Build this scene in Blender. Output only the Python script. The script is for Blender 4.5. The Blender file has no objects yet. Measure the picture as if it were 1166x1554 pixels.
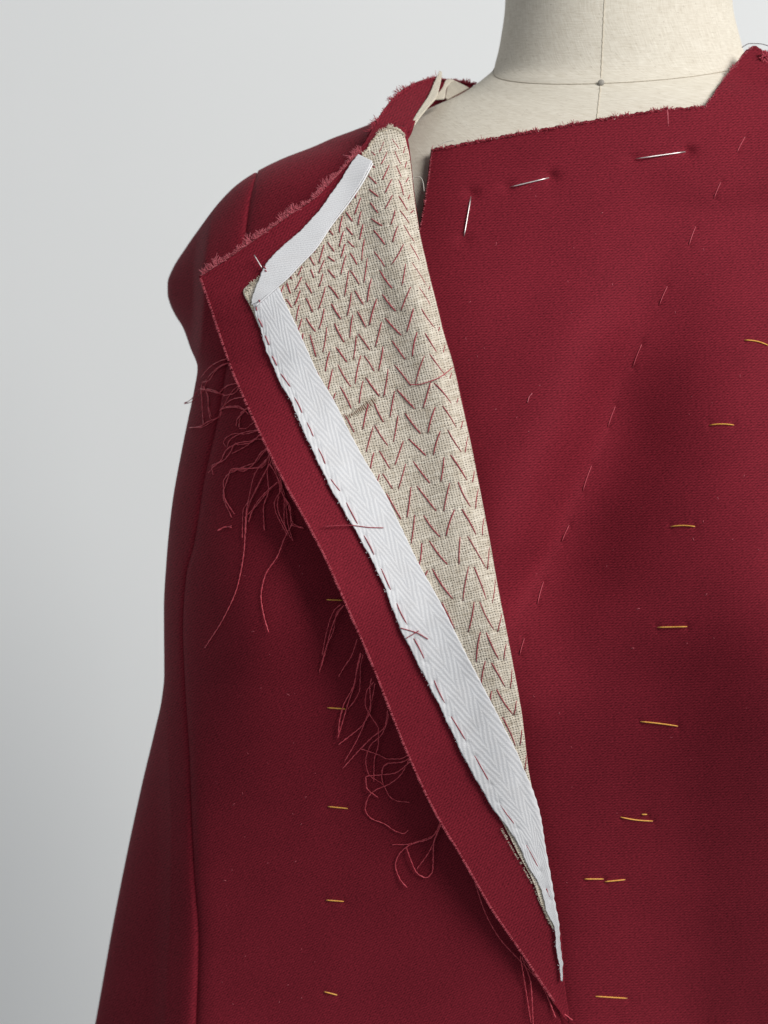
import bpy, math, random
import numpy as np
from mathutils import Vector

random.seed(7)
rng = np.random.default_rng(11)

# ------------------------------------------------------------------ camera, world, lamps, exposure
S = 0.00034            # metres per unit; one unit is one pixel of the photograph at the plane y = 0
DIST = 0.75            # camera distance from that plane (m)
DP = DIST / S
sc = bpy.context.scene
cam_d = bpy.data.cameras.new('camera')
cam = bpy.data.objects.new('camera', cam_d)
sc.collection.objects.link(cam)
cam.location = (0, -DIST, 0)
cam.rotation_euler = (math.radians(90), 0, 0)
cam_d.sensor_fit = 'VERTICAL'
cam_d.sensor_height = 36
cam_d.lens = 36 * DIST / (1554 * S)
cam_d.clip_start = 0.01
cam_d.clip_end = 50
cam_d.dof.use_dof = True
cam_d.dof.focus_distance = DIST - 50 * S
cam_d.dof.aperture_fstop = 9.0
sc.camera = cam

world = bpy.data.worlds.new('World')
sc.world = world
world.use_nodes = True
world.node_tree.nodes['Background'].inputs[0].default_value = (0.90, 0.94, 1.0, 1)
world.node_tree.nodes['Background'].inputs[1].default_value = 0.19


def area(name, loc, target, size, size_y, power, col):
    d = bpy.data.lights.new(name, 'AREA')
    d.shape = 'RECTANGLE'
    d.size, d.size_y = size, size_y
    d.energy = power
    d.color = col
    o = bpy.data.objects.new(name, d)
    sc.collection.objects.link(o)
    o.location = loc
    o.rotation_euler = (Vector(target) - Vector(loc)).to_track_quat('-Z', 'Y').to_euler()
    return o


area('window_light', (2.75, -2.85, 1.95), (0.0, 0.1, 0.0), 2.1, 2.1, 222.0, (1.0, 0.98, 0.955))

area('fill_light', (-1.9, -2.6, 0.3), (0.0, 0.1, 0.05), 2.0, 2.0, 12.0, (0.95, 0.98, 1.0))  # added soft fill from the left front, lifts the neck's dark side; unseen source

sc.view_settings.view_transform = 'Standard'
sc.view_settings.look = 'None'
sc.view_settings.exposure = 0.0
sc.view_settings.gamma = 1.0
sc.view_settings.use_curve_mapping = False
sc.render.engine = 'CYCLES'
sc.cycles.use_denoising = True
sc.cycles.max_bounces = 6


# ------------------------------------------------------------------ helpers
def P(x, y, h):
    """photo position (x, y) and height h towards the viewer -> metres"""
    x, y, h = np.broadcast_arrays(np.asarray(x, float), np.asarray(y, float), np.asarray(h, float))
    t = (DP - h) / DP
    return np.stack([(x - 583) * t * S, -h * S, (777 - y) * t * S], -1)


def pchip(xk, yk, x):
    xk = np.asarray(xk, float); yk = np.asarray(yk, float); x = np.asarray(x, float)
    hk = np.diff(xk); d = np.diff(yk) / hk
    m = np.zeros_like(yk)
    m[0], m[-1] = d[0], d[-1]
    for i in range(1, len(xk) - 1):
        if d[i - 1] * d[i] > 0:
            w1 = 2 * hk[i] + hk[i - 1]; w2 = hk[i] + 2 * hk[i - 1]
            m[i] = (w1 + w2) / (w1 / d[i - 1] + w2 / d[i])
    xc = np.clip(x, xk[0], xk[-1])
    i = np.clip(np.searchsorted(xk, xc) - 1, 0, len(hk) - 1)
    t = (xc - xk[i]) / hk[i]
    return ((1 + 2 * t) * (1 - t) ** 2 * yk[i] + t * (1 - t) ** 2 * hk[i] * m[i]
            + t * t * (3 - 2 * t) * yk[i + 1] + t * t * (t - 1) * hk[i] * m[i + 1])


def sstep(a, b, x):
    t = np.clip((x - a) / (b - a), 0, 1)
    return t * t * (3 - 2 * t)


def smax(a, b, k=12.0):
    d = np.clip(0.5 + 0.5 * (a - b) / k, 0, 1)
    return b * (1 - d) + a * d + k * d * (1 - d)


def wob(x, y, seed=0, f=1.0):
    """small smooth undulation"""
    r = np.random.default_rng(seed)
    v = 0
    for _ in range(7):
        a = r.uniform(0, 6.28); k = f * r.uniform(0.006, 0.03)
        v = v + np.sin((x * math.cos(a) + y * math.sin(a)) * k + r.uniform(0, 6.28)) * (0.012 / k) * f
    return v / 4.0


def link(name, me, mat, parent=None, smooth=True):
    o = bpy.data.objects.new(name, me)
    sc.collection.objects.link(o)
    if mat is not None and not me.materials:
        me.materials.append(mat)
    if smooth:
        me.polygons.foreach_set('use_smooth', [True] * len(me.polygons))
    if parent is not None:
        o.parent = parent
    return o


def tag(o, label=None, cat=None, group=None, kind=None):
    if label: o['label'] = label
    if cat: o['category'] = cat
    if group: o['group'] = group
    if kind: o['kind'] = kind
    return o


def empty(name, loc, label, cat):
    o = bpy.data.objects.new(name, None)
    sc.collection.objects.link(o)
    o.location = (0, 0, 0)
    o.empty_display_size = 0.05
    return tag(o, label, cat)


def grid_normals(V):
    du = np.gradient(V, axis=1); dv = np.gradient(V, axis=0)
    n = np.cross(dv, du)
    l = np.linalg.norm(n, axis=-1, keepdims=True)
    n = n / np.maximum(l, 1e-12)
    s = np.sign(np.sum(n[..., 1]))
    return n if s < 0 else -n          # towards the viewer (-y)


def sheet(name, X, Y, H, thick, mat, parent=None, lift=0.0, uv=None, uvs=0.01):
    """a cloth of real thickness over a grid of positions; uv in cloth units"""
    V = P(X, Y, H)
    n = grid_normals(V)
    top = V + n * (lift + thick) * S
    bot = V + n * lift * S
    r, c = X.shape
    N = r * c
    verts = np.concatenate([top.reshape(-1, 3), bot.reshape(-1, 3)])
    idx = np.arange(N).reshape(r, c)
    a, b, d, e = idx[:-1, :-1].ravel(), idx[:-1, 1:].ravel(), idx[1:, 1:].ravel(), idx[1:, :-1].ravel()
    f_top = np.stack([a, e, d, b], -1)
    f_bot = np.stack([a, b, d, e], -1) + N
    rim = np.concatenate([idx[0, :], idx[1:, -1], idx[-1, -2::-1], idx[-2:0:-1, 0]])
    rn = np.roll(rim, -1)
    f_rim = np.stack([rim, rn, rn + N, rim + N], -1)
    faces = np.concatenate([f_top, f_bot, f_rim])
    me = bpy.data.meshes.new(name)
    me.vertices.add(len(verts)); me.vertices.foreach_set('co', verts.ravel())
    me.loops.add(faces.size); me.loops.foreach_set('vertex_index', faces.ravel().astype(np.int32))
    me.polygons.add(len(faces))
    me.polygons.foreach_set('loop_start', np.arange(0, faces.size, 4, dtype=np.int32))
    me.update(calc_edges=True)
    if uv is None:
        uv = np.stack([X, Y], -1)
    u2 = np.concatenate([uv.reshape(-1, 2), uv.reshape(-1, 2)]) * uvs
    lay = me.uv_layers.new(name='cloth')
    lay.data.foreach_set('uv', u2[faces.ravel()].ravel())
    o = link(name, me, mat, parent)
    nr = len(rim)
    me.polygons.foreach_set('use_smooth', [True] * (len(faces) - nr) + [False] * nr)
    return o


def tube_geo(pts, rad, sides=5):
    """pts Nx3 metres; rad scalar or N"""
    pts = np.asarray(pts, float)
    n = len(pts)
    rad = np.broadcast_to(np.asarray(rad, float), (n,))
    t = np.gradient(pts, axis=0)
    t /= np.maximum(np.linalg.norm(t, axis=1, keepdims=True), 1e-12)
    ref = np.array([0, -1.0, 0])
    sd = np.cross(t, ref)
    l = np.linalg.norm(sd, axis=1, keepdims=True)
    sd = np.where(l > 1e-3, sd / np.maximum(l, 1e-9), np.array([1.0, 0, 0]))
    up = np.cross(sd, t)
    V = []
    for k in range(sides):
        a = 2 * math.pi * k / sides
        V.append(pts + (sd * math.cos(a) + up * math.sin(a)) * rad[:, None])
    V = np.stack(V, 1).reshape(-1, 3)
    F = []
    for i in range(n - 1):
        for k in range(sides):
            k2 = (k + 1) % sides
            F.append((i * sides + k, i * sides + k2, (i + 1) * sides + k2, (i + 1) * sides + k))
    F.append(tuple(range(sides - 1, -1, -1)))
    F.append(tuple((n - 1) * sides + k for k in range(sides)))
    return V, F


def mesh_from(name, parts):
    V = []; F = []; o = 0
    for v, f in parts:
        V.append(v); F += [tuple(i + o for i in q) for q in f]; o += len(v)
    me = bpy.data.meshes.new(name)
    me.from_pydata(np.concatenate(V).tolist(), [], F)
    me.update()
    return me


def curve_pts(pl, n):
    """smooth resample of a polyline of (x, y[, ...]) tuples"""
    pl = np.asarray(pl, float)
    d = np.concatenate([[0], np.cumsum(np.linalg.norm(np.diff(pl[:, :2], axis=0), axis=1))])
    q = np.linspace(0, d[-1], n)
    return np.stack([pchip(d, pl[:, k], q) for k in range(pl.shape[1])], -1) if len(pl) > 2 else \
        np.stack([np.interp(q, d, pl[:, k]) for k in range(pl.shape[1])], -1)


# ------------------------------------------------------------------ materials
class NT:
    def __init__(s, name):
        s.m = bpy.data.materials.new(name); s.m.use_nodes = True
        s.t = s.m.node_tree; s.b = s.t.nodes['Principled BSDF']

    def n(s, typ, **kw):
        o = s.t.nodes.new(typ)
        for k, v in kw.items():
            setattr(o, k, v)
        return o

    def l(s, a, b):
        s.t.links.new(a, b)

    def val(s, sock, v):
        if isinstance(v, (int, float, tuple)):
            sock.default_value = v
        else:
            s.l(v, sock)

    def math(s, op, a, b=0.0, c=0.0):
        o = s.n('ShaderNodeMath', operation=op)
        s.val(o.inputs[0], a); s.val(o.inputs[1], b); s.val(o.inputs[2], c)
        return o.outputs[0]

    def mix(s, f, a, b):
        o = s.n('ShaderNodeMix', data_type='RGBA')
        s.val(o.inputs[0], f); s.val(o.inputs[6], a); s.val(o.inputs[7], b)
        return o.outputs[2]

    def ramp(s, f, lo, hi):
        o = s.n('ShaderNodeMapRange'); o.clamp = True
        s.val(o.inputs[0], f); o.inputs[1].default_value = lo; o.inputs[2].default_value = hi
        return o.outputs[0]

    def uv(s, rot=0.0, scale=100.0, distort=0.0, dscale=0.08):
        """cloth coordinates in photo pixels, turned by rot degrees"""
        u = s.n('ShaderNodeUVMap'); u.uv_map = 'cloth'
        mp = s.n('ShaderNodeMapping'); s.l(u.outputs[0], mp.inputs[0])
        mp.inputs['Scale'].default_value = (scale, scale, 1)
        mp.inputs['Rotation'].default_value = (0, 0, math.radians(rot))
        out = mp.outputs[0]
        if distort:
            nz = s.n('ShaderNodeTexNoise'); nz.inputs['Scale'].default_value = dscale; nz.inputs['Detail'].default_value = 3
            s.l(out, nz.inputs['Vector'])
            sub = s.n('ShaderNodeVectorMath', operation='SUBTRACT'); s.l(nz.outputs['Color'], sub.inputs[0]); sub.inputs[1].default_value = (.5, .5, .5)
            scl = s.n('ShaderNodeVectorMath', operation='SCALE'); s.l(sub.outputs[0], scl.inputs[0]); scl.inputs['Scale'].default_value = distort
            add = s.n('ShaderNodeVectorMath', operation='ADD'); s.l(out, add.inputs[0]); s.l(scl.outputs[0], add.inputs[1])
            out = add.outputs[0]
        return out

    def noise(s, vec, scale, detail=3.0, rough=0.5, stretch=None):
        if stretch:
            mp = s.n('ShaderNodeMapping'); s.l(vec, mp.inputs[0]); mp.inputs['Scale'].default_value = (stretch[0], stretch[1], 1); vec = mp.outputs[0]
        o = s.n('ShaderNodeTexNoise'); s.l(vec, o.inputs['Vector'])
        o.inputs['Scale'].default_value = scale; o.inputs['Detail'].default_value = detail; o.inputs['Roughness'].default_value = rough
        return o.outputs[0]

    def bump(s, h, strength, dist):
        o = s.n('ShaderNodeBump'); o.inputs['Strength'].default_value = strength; o.inputs['Distance'].default_value = dist
        s.l(h, o.inputs['Height']); s.l(o.outputs[0], s.b.inputs['Normal'])

    def rough(s, r, spec=0.3):
        s.b.inputs['Roughness'].default_value = r
        s.b.inputs['Specular IOR Level'].default_value = spec

    def sheen(s, w, r=0.4, col=(1, 1, 1, 1)):
        s.b.inputs['Sheen Weight'].default_value = w
        s.b.inputs['Sheen Roughness'].default_value = r
        s.b.inputs['Sheen Tint'].default_value = col


def sep(nt, vec):
    o = nt.n('ShaderNodeSeparateXYZ'); nt.l(vec, o.inputs[0]); return o.outputs[0], o.outputs[1]


def wool(name, rot, period=4.0, contrast=1.0):
    """close weft-faced twill: fine ribs broken into short floats"""
    nt = NT(name)
    v = nt.uv(rot, distort=1.6, dscale=0.2)
    x, y = sep(nt, v)
    jit = nt.noise(v, 0.35, 2, stretch=(0.45, 1.0))
    rib = nt.math('SINE', nt.math('ADD', nt.math('MULTIPLY', y, 2 * math.pi / period), nt.math('MULTIPLY', jit, 3.0)))
    tw = nt.math('SINE', nt.math('ADD', nt.math('MULTIPLY', nt.math('ADD', x, nt.math('MULTIPLY', y, 1.35)), 2 * math.pi / (period * 1.55)), nt.math('MULTIPLY', jit, 2.0)))
    flo = nt.noise(v, 0.62, 1, stretch=(0.42, 1.0))
    f1 = nt.math('ADD', nt.math('MULTIPLY', rib, 0.10), nt.math('MULTIPLY', tw, 0.11))
    f1 = nt.math('ADD', f1, nt.math('MULTIPLY', nt.math('SUBTRACT', flo, 0.5), 0.95))
    f1 = nt.math('ADD', f1, 0.5)
    big = nt.noise(v, 0.012, 4, 0.6)
    f2 = nt.math('ADD', f1, nt.math('MULTIPLY', nt.math('SUBTRACT', big, 0.5), 0.22))
    col = nt.mix(nt.ramp(f2, 0.12, 0.95), (0.076, 0.0046, 0.0098, 1), (0.288, 0.0215, 0.0385, 1))
    nt.l(col, nt.b.inputs['Base Color'])
    nt.rough(0.8, 0.1)
    nt.sheen(0.03, 0.4, (1.0, 0.5, 0.55, 1))
    nt.bump(f1, 0.4 * contrast, 0.0003)
    return nt.m


M_WOOL = wool('burgundy_wool', 2)
M_WOOL_L = wool('burgundy_wool_left', 24, 3.7, 0.8)
M_WOOL_LAP = wool('burgundy_wool_lapel', 30, 4.2, 1.1)


def thread_mat(name, c0, c1, rough=0.6, sheen=0.2):
    nt = NT(name)
    g = nt.n('ShaderNodeNewGeometry')
    nz = nt.n('ShaderNodeTexNoise'); nt.l(g.outputs['Position'], nz.inputs['Vector'])
    nz.inputs['Scale'].default_value = 1500; nz.inputs['Detail'].default_value = 2
    nt.l(nt.mix(nt.ramp(nz.outputs[0], 0.3, 0.7), c0, c1), nt.b.inputs['Base Color'])
    nt.rough(rough, 0.3); nt.sheen(sheen)
    return nt.m


M_FRAY = thread_mat('burgundy_fibre', (0.24, 0.014, 0.03, 1), (0.50, 0.07, 0.10, 1), 0.6, 0.0)
M_LOOSE = thread_mat('burgundy_loose_thread', (0.52, 0.045, 0.07, 1), (0.74, 0.13, 0.165, 1), 0.5, 0.0)
M_EDGE = thread_mat('burgundy_edge_fibre', (0.33, 0.035, 0.06, 1), (0.62, 0.16, 0.19, 1))
M_SELV = thread_mat('burgundy_selvedge_fibre', (0.30, 0.03, 0.05, 1), (0.52, 0.11, 0.14, 1), 0.6, 0.0)
M_PAD = thread_mat('red_sewing_thread', (0.25, 0.016, 0.032, 1), (0.41, 0.05, 0.075, 1))
M_BASTE = thread_mat('red_basting_thread', (0.42, 0.045, 0.07, 1), (0.55, 0.10, 0.13, 1), 0.45)
M_GOLD = thread_mat('golden_tacking_thread', (0.60, 0.26, 0.03, 1), (0.88, 0.47, 0.10, 1), 0.5)
M_DARKT = thread_mat('dark_thread', (0.05, 0.02, 0.03, 1), (0.09, 0.04, 0.05, 1))
M_WHITET = thread_mat('off_white_thread', (0.66, 0.63, 0.56, 1), (0.78, 0.76, 0.70, 1))
M_CFIB = thread_mat('canvas_fibre', (0.50, 0.43, 0.33, 1), (0.72, 0.66, 0.55, 1))
M_TFIB = thread_mat('tape_fibre', (0.78, 0.78, 0.80, 1), (0.86, 0.86, 0.88, 1))


def canvas_mat(name, light, dark, hole, period=4.3, rot=14):
    nt = NT(name)
    v = nt.uv(rot, distort=5.0, dscale=0.12)
    x, y = sep(nt, v)
    k = 2 * math.pi / period
    sx = nt.math('SINE', nt.math('MULTIPLY', x, k * 0.9)); sy = nt.math('SINE', nt.math('MULTIPLY', y, k))
    # threads over and under: holes where both are low
    hole_f = nt.math('MULTIPLY', nt.ramp(sx, 0.45, -0.7), nt.ramp(sy, 0.2, -0.8))
    slub_h = nt.noise(v, 0.2, 2, stretch=(0.12, 1.3))
    slub_v = nt.noise(v, 0.2, 2, stretch=(1.3, 0.12))
    bl = nt.noise(v, 0.035, 3, 0.6)
    dens = nt.math('MULTIPLY', hole_f, nt.ramp(nt.math('ADD', nt.math('MULTIPLY', bl, 1.1), nt.math('MULTIPLY', nt.noise(v, 0.3, 1, stretch=(0.7, 1.3)), 1.7)), 1.1, 1.7))
    th = nt.math('ADD', nt.math('MULTIPLY', slub_h, 0.6), nt.math('MULTIPLY', slub_v, 0.4))
    base = nt.mix(nt.ramp(th, 0.36, 0.62), dark, light)
    rib = nt.math('ADD', nt.math('MULTIPLY', sy, 0.5), 0.5)
    base = nt.mix(nt.math('MULTIPLY', rib, 0.25), base, light)
    col = nt.mix(nt.math('MULTIPLY', dens, 1.0), base, hole)
    nt.l(col, nt.b.inputs['Base Color'])
    nt.rough(0.85, 0.15)
    hgt = nt.math('ADD', nt.math('SUBTRACT', th, hole_f), nt.math('MULTIPLY', nt.math('ADD', sx, sy), 0.2))
    nt.bump(hgt, 0.6, 0.0004)
    return nt.m


M_CANVAS = canvas_mat('linen_canvas', (0.75, 0.69, 0.585, 1), (0.46, 0.395, 0.305, 1), (0.06, 0.045, 0.034, 1), 3.6)
M_INTER = canvas_mat('pale_interfacing', (0.72, 0.66, 0.55, 1), (0.62, 0.56, 0.46, 1), (0.50, 0.45, 0.36, 1), 1.9, 40)


def form_linen():
    nt = NT('form_linen')
    v = nt.uv(0, distort=2.5, dscale=0.05)
    a = nt.noise(v, 0.5, 2, stretch=(0.12, 1.0)); b = nt.noise(v, 0.5, 2, stretch=(1.0, 0.10))
    f = nt.math('ADD', nt.math('MULTIPLY', a, 0.5), nt.math('MULTIPLY', b, 0.5))
    g = nt.noise(v, 0.02, 3)
    f = nt.math('ADD', f, nt.math('MULTIPLY', nt.math('SUBTRACT', g, 0.5), 0.15))
    fl = nt.ramp(nt.noise(v, 0.35, 1, stretch=(0.5, 1.0)), 0.66, 0.74)
    col = nt.mix(nt.ramp(f, 0.30, 0.68), (0.60, 0.545, 0.445, 1), (0.78, 0.735, 0.635, 1))
    col = nt.mix(nt.math('MULTIPLY', fl, 0.35), col, (0.33, 0.28, 0.22, 1))
    nt.l(col, nt.b.inputs['Base Color'])
    nt.rough(0.85, 0.15)
    nt.bump(f, 0.45, 0.0003)
    return nt.m


M_FORM = form_linen()


def tape_mat(name, chevron=True):
    nt = NT(name)
    u = nt.n('ShaderNodeUVMap'); u.uv_map = 'cloth'
    ux, vy = sep(nt, u.outputs[0])        # ux 0..1 across, vy along in px
    mp = nt.n('ShaderNodeMapping'); nt.l(u.outputs[0], mp.inputs[0]); mp.inputs['Scale'].default_value = (40, 1, 1)
    nz = nt.noise(mp.outputs[0], 0.5, 3)
    nzl = nt.noise(mp.outputs[0], 0.05, 2)
    tri = nt.math('PINGPONG', nt.math('MULTIPLY', ux, 4.0), 1.0)
    ph = nt.math('ADD', nt.math('DIVIDE', vy, 24.0), nt.math('MULTIPLY', tri, 2.6))
    ph = nt.math('ADD', ph, nt.math('MULTIPLY', nzl, 0.5))
    w = nt.math('SINE', nt.math('MULTIPLY', ph, 2 * math.pi))
    w = nt.math('ADD', nt.math('MULTIPLY', w, 0.5), 0.5)
    fade = nt.ramp(nz, 0.25, 0.5)
    w2 = nt.math('ADD', nt.math('MULTIPLY', nt.math('SINE', nt.math('ADD', nt.math('MULTIPLY', vy, 1.25), nt.math('MULTIPLY', ux, 26.0))), 0.3), nz)
    f = nt.math('MULTIPLY', w, fade) if chevron else w2
    grub = nt.ramp(nt.noise(mp.outputs[0], 0.03, 4, 0.6), 0.45, 0.75)
    col = nt.mix(nt.ramp(f, 0.0, 0.7), (0.67, 0.68, 0.705, 1), (0.765, 0.77, 0.785, 1))
    col = nt.mix(nt.math('MULTIPLY', grub, 0.3), col, (0.62, 0.60, 0.595, 1))
    nt.l(col, nt.b.inputs['Base Color'])
    nt.rough(0.8, 0.2); nt.sheen(0.15)
    nt.bump(nt.math('ADD', f, nt.math('MULTIPLY', nz, 0.5)), 0.35 if chevron else 0.45, 0.0003)
    return nt.m


M_TAPE = tape_mat('white_twill_tape')
M_TAPE_B = tape_mat('white_twill_tape_back', False)


def metal():
    nt = NT('pin_steel')
    nt.b.inputs['Base Color'].default_value = (0.86, 0.80, 0.78, 1)
    nt.b.inputs['Metallic'].default_value = 1.0
    g = nt.n('ShaderNodeNewGeometry')
    nz = nt.n('ShaderNodeTexNoise'); nt.l(g.outputs['Position'], nz.inputs['Vector']); nz.inputs['Scale'].default_value = 400
    nt.l(nt.math('MULTIPLY_ADD', nz.outputs[0], 0.2, 0.38), nt.b.inputs['Roughness'])
    return nt.m


M_PIN = metal()


def plain(name, c0, c1, rough, scale):
    nt = NT(name)
    g = nt.n('ShaderNodeNewGeometry')
    nz = nt.n('ShaderNodeTexNoise'); nt.l(g.outputs['Position'], nz.inputs['Vector'])
    nz.inputs['Scale'].default_value = scale; nz.inputs['Detail'].default_value = 5
    nt.l(nt.mix(nz.outputs[0], c0, c1), nt.b.inputs['Base Color'])
    nt.rough(rough, 0.25)
    nt.bump(nz.outputs[0], 0.08, 0.002)
    return nt.m


M_WALL = plain('painted_wall', (0.84, 0.86, 0.86, 1), (0.855, 0.872, 0.872, 1), 0.9, 6)
M_GREYPIN = plain('grey_pin_head', (0.26, 0.24, 0.21, 1), (0.36, 0.34, 0.30, 1), 0.5, 900)
M_GAP = plain('shaded_gap_brown', (0.04, 0.02, 0.014, 1), (0.34, 0.22, 0.16, 1), 0.9, 1400)  # shade put into the colour: dim wool showing through the canvas gap

# ------------------------------------------------------------------ the wall behind
WALL_Y = 1.35
n = 24
gx = np.linspace(-4.5, 4.5, n); gz = np.linspace(-2.4, 2.8, n)
wv = [(x, WALL_Y, z) for z in gz for x in gx] + [(x, WALL_Y + 0.1, z) for z in gz for x in gx]
wf = []
for j in range(n - 1):
    for i in range(n - 1):
        a = j * n + i
        wf.append((a, a + 1, a + n + 1, a + n))
me = bpy.data.meshes.new('wall'); me.from_pydata(wv[:n * n], [], wf); me.update()
tag(link('wall', me, M_WALL), 'plain pale grey wall behind the dress form', 'wall', kind='structure')

# ------------------------------------------------------------------ dress form
HAX = -270.0
RY = [(-420, 163), (0, 165), (90, 168), (107, 172), (125, 184), (140, 194), (170, 206), (230, 226), (300, 238), (420, 245),
      (600, 235), (900, 240), (1150, 200), (1300, 130), (1500, 30), (1950, 12)]
RL = [(-420, 765), (0, 767), (60, 760), (95, 752), (107, 747), (120, 733), (140, 704), (170, 640), (210, 572), (260, 505),
      (320, 445), (420, 400), (600, 372), (900, 352), (1150, 360), (1500, 330), (1950, 300)]
RR = [(-420, 1112), (0, 1112), (60, 1124), (95, 1135), (107, 1142), (120, 1165), (140, 1225), (170, 1300), (210, 1370), (260, 1420),
      (320, 1450), (420, 1480), (600, 1500), (900, 1520), (1150, 1510), (1500, 1540), (1950, 1560)]


def keyed(K, y):
    K = np.asarray(K, float); return pchip(K[:, 0], K[:, 1], y)


def h_form(x, y):
    xl, xr, ry = keyed(RL, y), keyed(RR, y), keyed(RY, y)
    cx = (xl + xr) / 2; rx = (xr - xl) / 2
    u = np.clip(np.abs(x - cx) / rx, 0, 0.9999)
    return HAX + ry * (1 - u ** 2.05) ** (1 / 2.05)


form = empty('dress_form', None, 'cream linen dress form with bare neck wearing the burgundy jacket', 'dress form')


def neck_seam_y(th):
    """photo height of the seam round the neck at angle th (0 right, 90 front, 180 left)"""
    return 101 + 24 * np.sin(th) - 9 * np.cos(th) * np.sin(th) - 4 * np.cos(th)


def form_part(name, ys, seam_side, puff):
    th = np.linspace(-math.pi, math.pi, 145)
    rows = len(ys)
    X = np.zeros((rows, len(th))); Y = np.zeros_like(X); H = np.zeros_like(X)
    sy = neck_seam_y(th)
    for i, y0 in enumerate(ys):
        t = i / (rows - 1)
        if seam_side == 'bottom':          # neck: ys run from above down to the seam (y0 relative)
            yy = np.where(True, ys[0] + (sy - ys[0]) * t, 0)
        else:
            yy = sy + (y0 - ys[0]) if False else sy * (1 - t) ** 3 + (ys[0] + (ys[-1] - ys[0]) * t ** 1.6) * (1 - (1 - t) ** 3)
        xl, xr, ry = keyed(RL, yy), keyed(RR, yy), keyed(RY, yy)
        cx = (xl + xr) / 2; rx = (xr - xl) / 2
        c, s = np.cos(th), np.sin(th)
        e = 2 / 2.05
        X[i] = cx + rx * np.sign(c) * np.abs(c) ** e
        H[i] = HAX + ry * np.sign(s) * np.abs(s) ** e
        Y[i] = yy
        if seam_side == 'bottom':
            p = puff * (1 - sstep(0, 40, sy - yy)) if False else puff * np.sqrt(np.clip((sy - yy) / 10, 0, 1))
        else:
            p = puff * np.sqrt(np.clip((yy - sy) / 8, 0, 1))
        X[i] += c * (p - puff); H[i] += s * (p - puff)
    uv = np.stack([-th[None, :] * ((keyed(RR, Y) - keyed(RL, Y)) / 2), Y], -1)
    V = P(X, Y, H)
    r, cN = X.shape
    idx = np.arange(r * cN).reshape(r, cN)
    a, b, d, e2 = idx[:-1, :-1].ravel(), idx[:-1, 1:].ravel(), idx[1:, 1:].ravel(), idx[1:, :-1].ravel()
    faces = np.stack([a, b, d, e2], -1)
    me = bpy.data.meshes.new(name)
    me.from_pydata(V.reshape(-1, 3).tolist(), [], faces.tolist()); me.update()
    lay = me.uv_layers.new(name='cloth')
    lay.data.foreach_set('uv', (uv.reshape(-1, 2)[faces.ravel()] * 0.01).ravel())
    return link(name, me, M_FORM, form)


form_part('neck', np.linspace(-330, 110, 80), 'bottom', 2.2)
form_part('torso', np.linspace(112, 1900, 150), 'top', 2.2)
th = np.linspace(-math.pi, math.pi, 200)
sy = neck_seam_y(th)
xl, xr, ry = keyed(RL, sy), keyed(RR, sy), keyed(RY, sy)
sp = P((xl + xr) / 2 + ((xr - xl) / 2 - 1.6) * np.sign(np.cos(th)) * np.abs(np.cos(th)) ** (2 / 2.05), sy, HAX + (ry - 1.6) * np.sign(np.sin(th)) * np.abs(np.sin(th)) ** (2 / 2.05))
M_SEAM = thread_mat('form_seam_thread', (0.28, 0.23, 0.17, 1), (0.48, 0.42, 0.32, 1))
link('neck_seam', mesh_from('neck_seam', [tube_geo(sp, 0.8 * S, 6)]), M_SEAM, form)
cy = np.linspace(-300, 700, 220)
cxk = np.interp(cy, [-300, 0, 125, 190, 700], [919, 917.5, 912, 905, 880])
cp = P(cxk + 0.5 * np.sin(cy * 0.6), cy, h_form(cxk, cy) - 2.2 + 1.9 * (np.abs(cy - neck_seam_y(np.pi / 2)) > 7))
link('centre_seam', mesh_from('centre_seam', [tube_geo(cp, 1.3 * S, 6)]), thread_mat('form_centre_seam', (0.50, 0.44, 0.34, 1), (0.66, 0.60, 0.49, 1)), form)

# ------------------------------------------------------------------ jacket heights
SIL = [(182, 573), (188, 566), (199, 540), (212, 505), (224, 478), (243, 429), (262, 391), (282, 361), (309, 334), (343, 308), (377, 284), (411, 263), (430, 256.5),
       (445, 256.5), (460, 260), (479, 269), (495, 279), (527, 291), (558, 302), (592, 297), (640, 287), (679, 279), (770, 263), (850, 255), (925, 251), (1024, 251.5),
       (1059, 248), (1110, 237), (1189, 218), (1375, 179), (1552, 147), (1800, 100)]
SEAM = [(262, 392), (300, 382), (340, 376), (385, 371), (450, 362), (520, 352), (566, 344), (643, 331), (724, 313), (828, 296), (871, 285), (952, 279.5), (1041, 283),
        (1138, 289), (1245, 293), (1327, 297), (1426, 303), (1552, 299), (1800, 290)]
AK = [(170, 240), (230, 272), (300, 298), (420, 322), (600, 345), (800, 375), (920, 385), (1050, 360), (1300, 258), (1554, 150), (1800, 80)]


def dome(x, y, extra=0.0):
    W = 900 - keyed(SIL, y) + extra
    u = np.clip(np.abs(900 - x) / W, 0, 0.99999)
    return HAX + keyed(AK, y) * (1 - u ** 2.3) ** (1 / 2.3)


def bust_l(x, y):
    return 68 * np.exp(-((x - 368) / 125) ** 2 - ((y - 890) / 240) ** 2)


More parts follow.
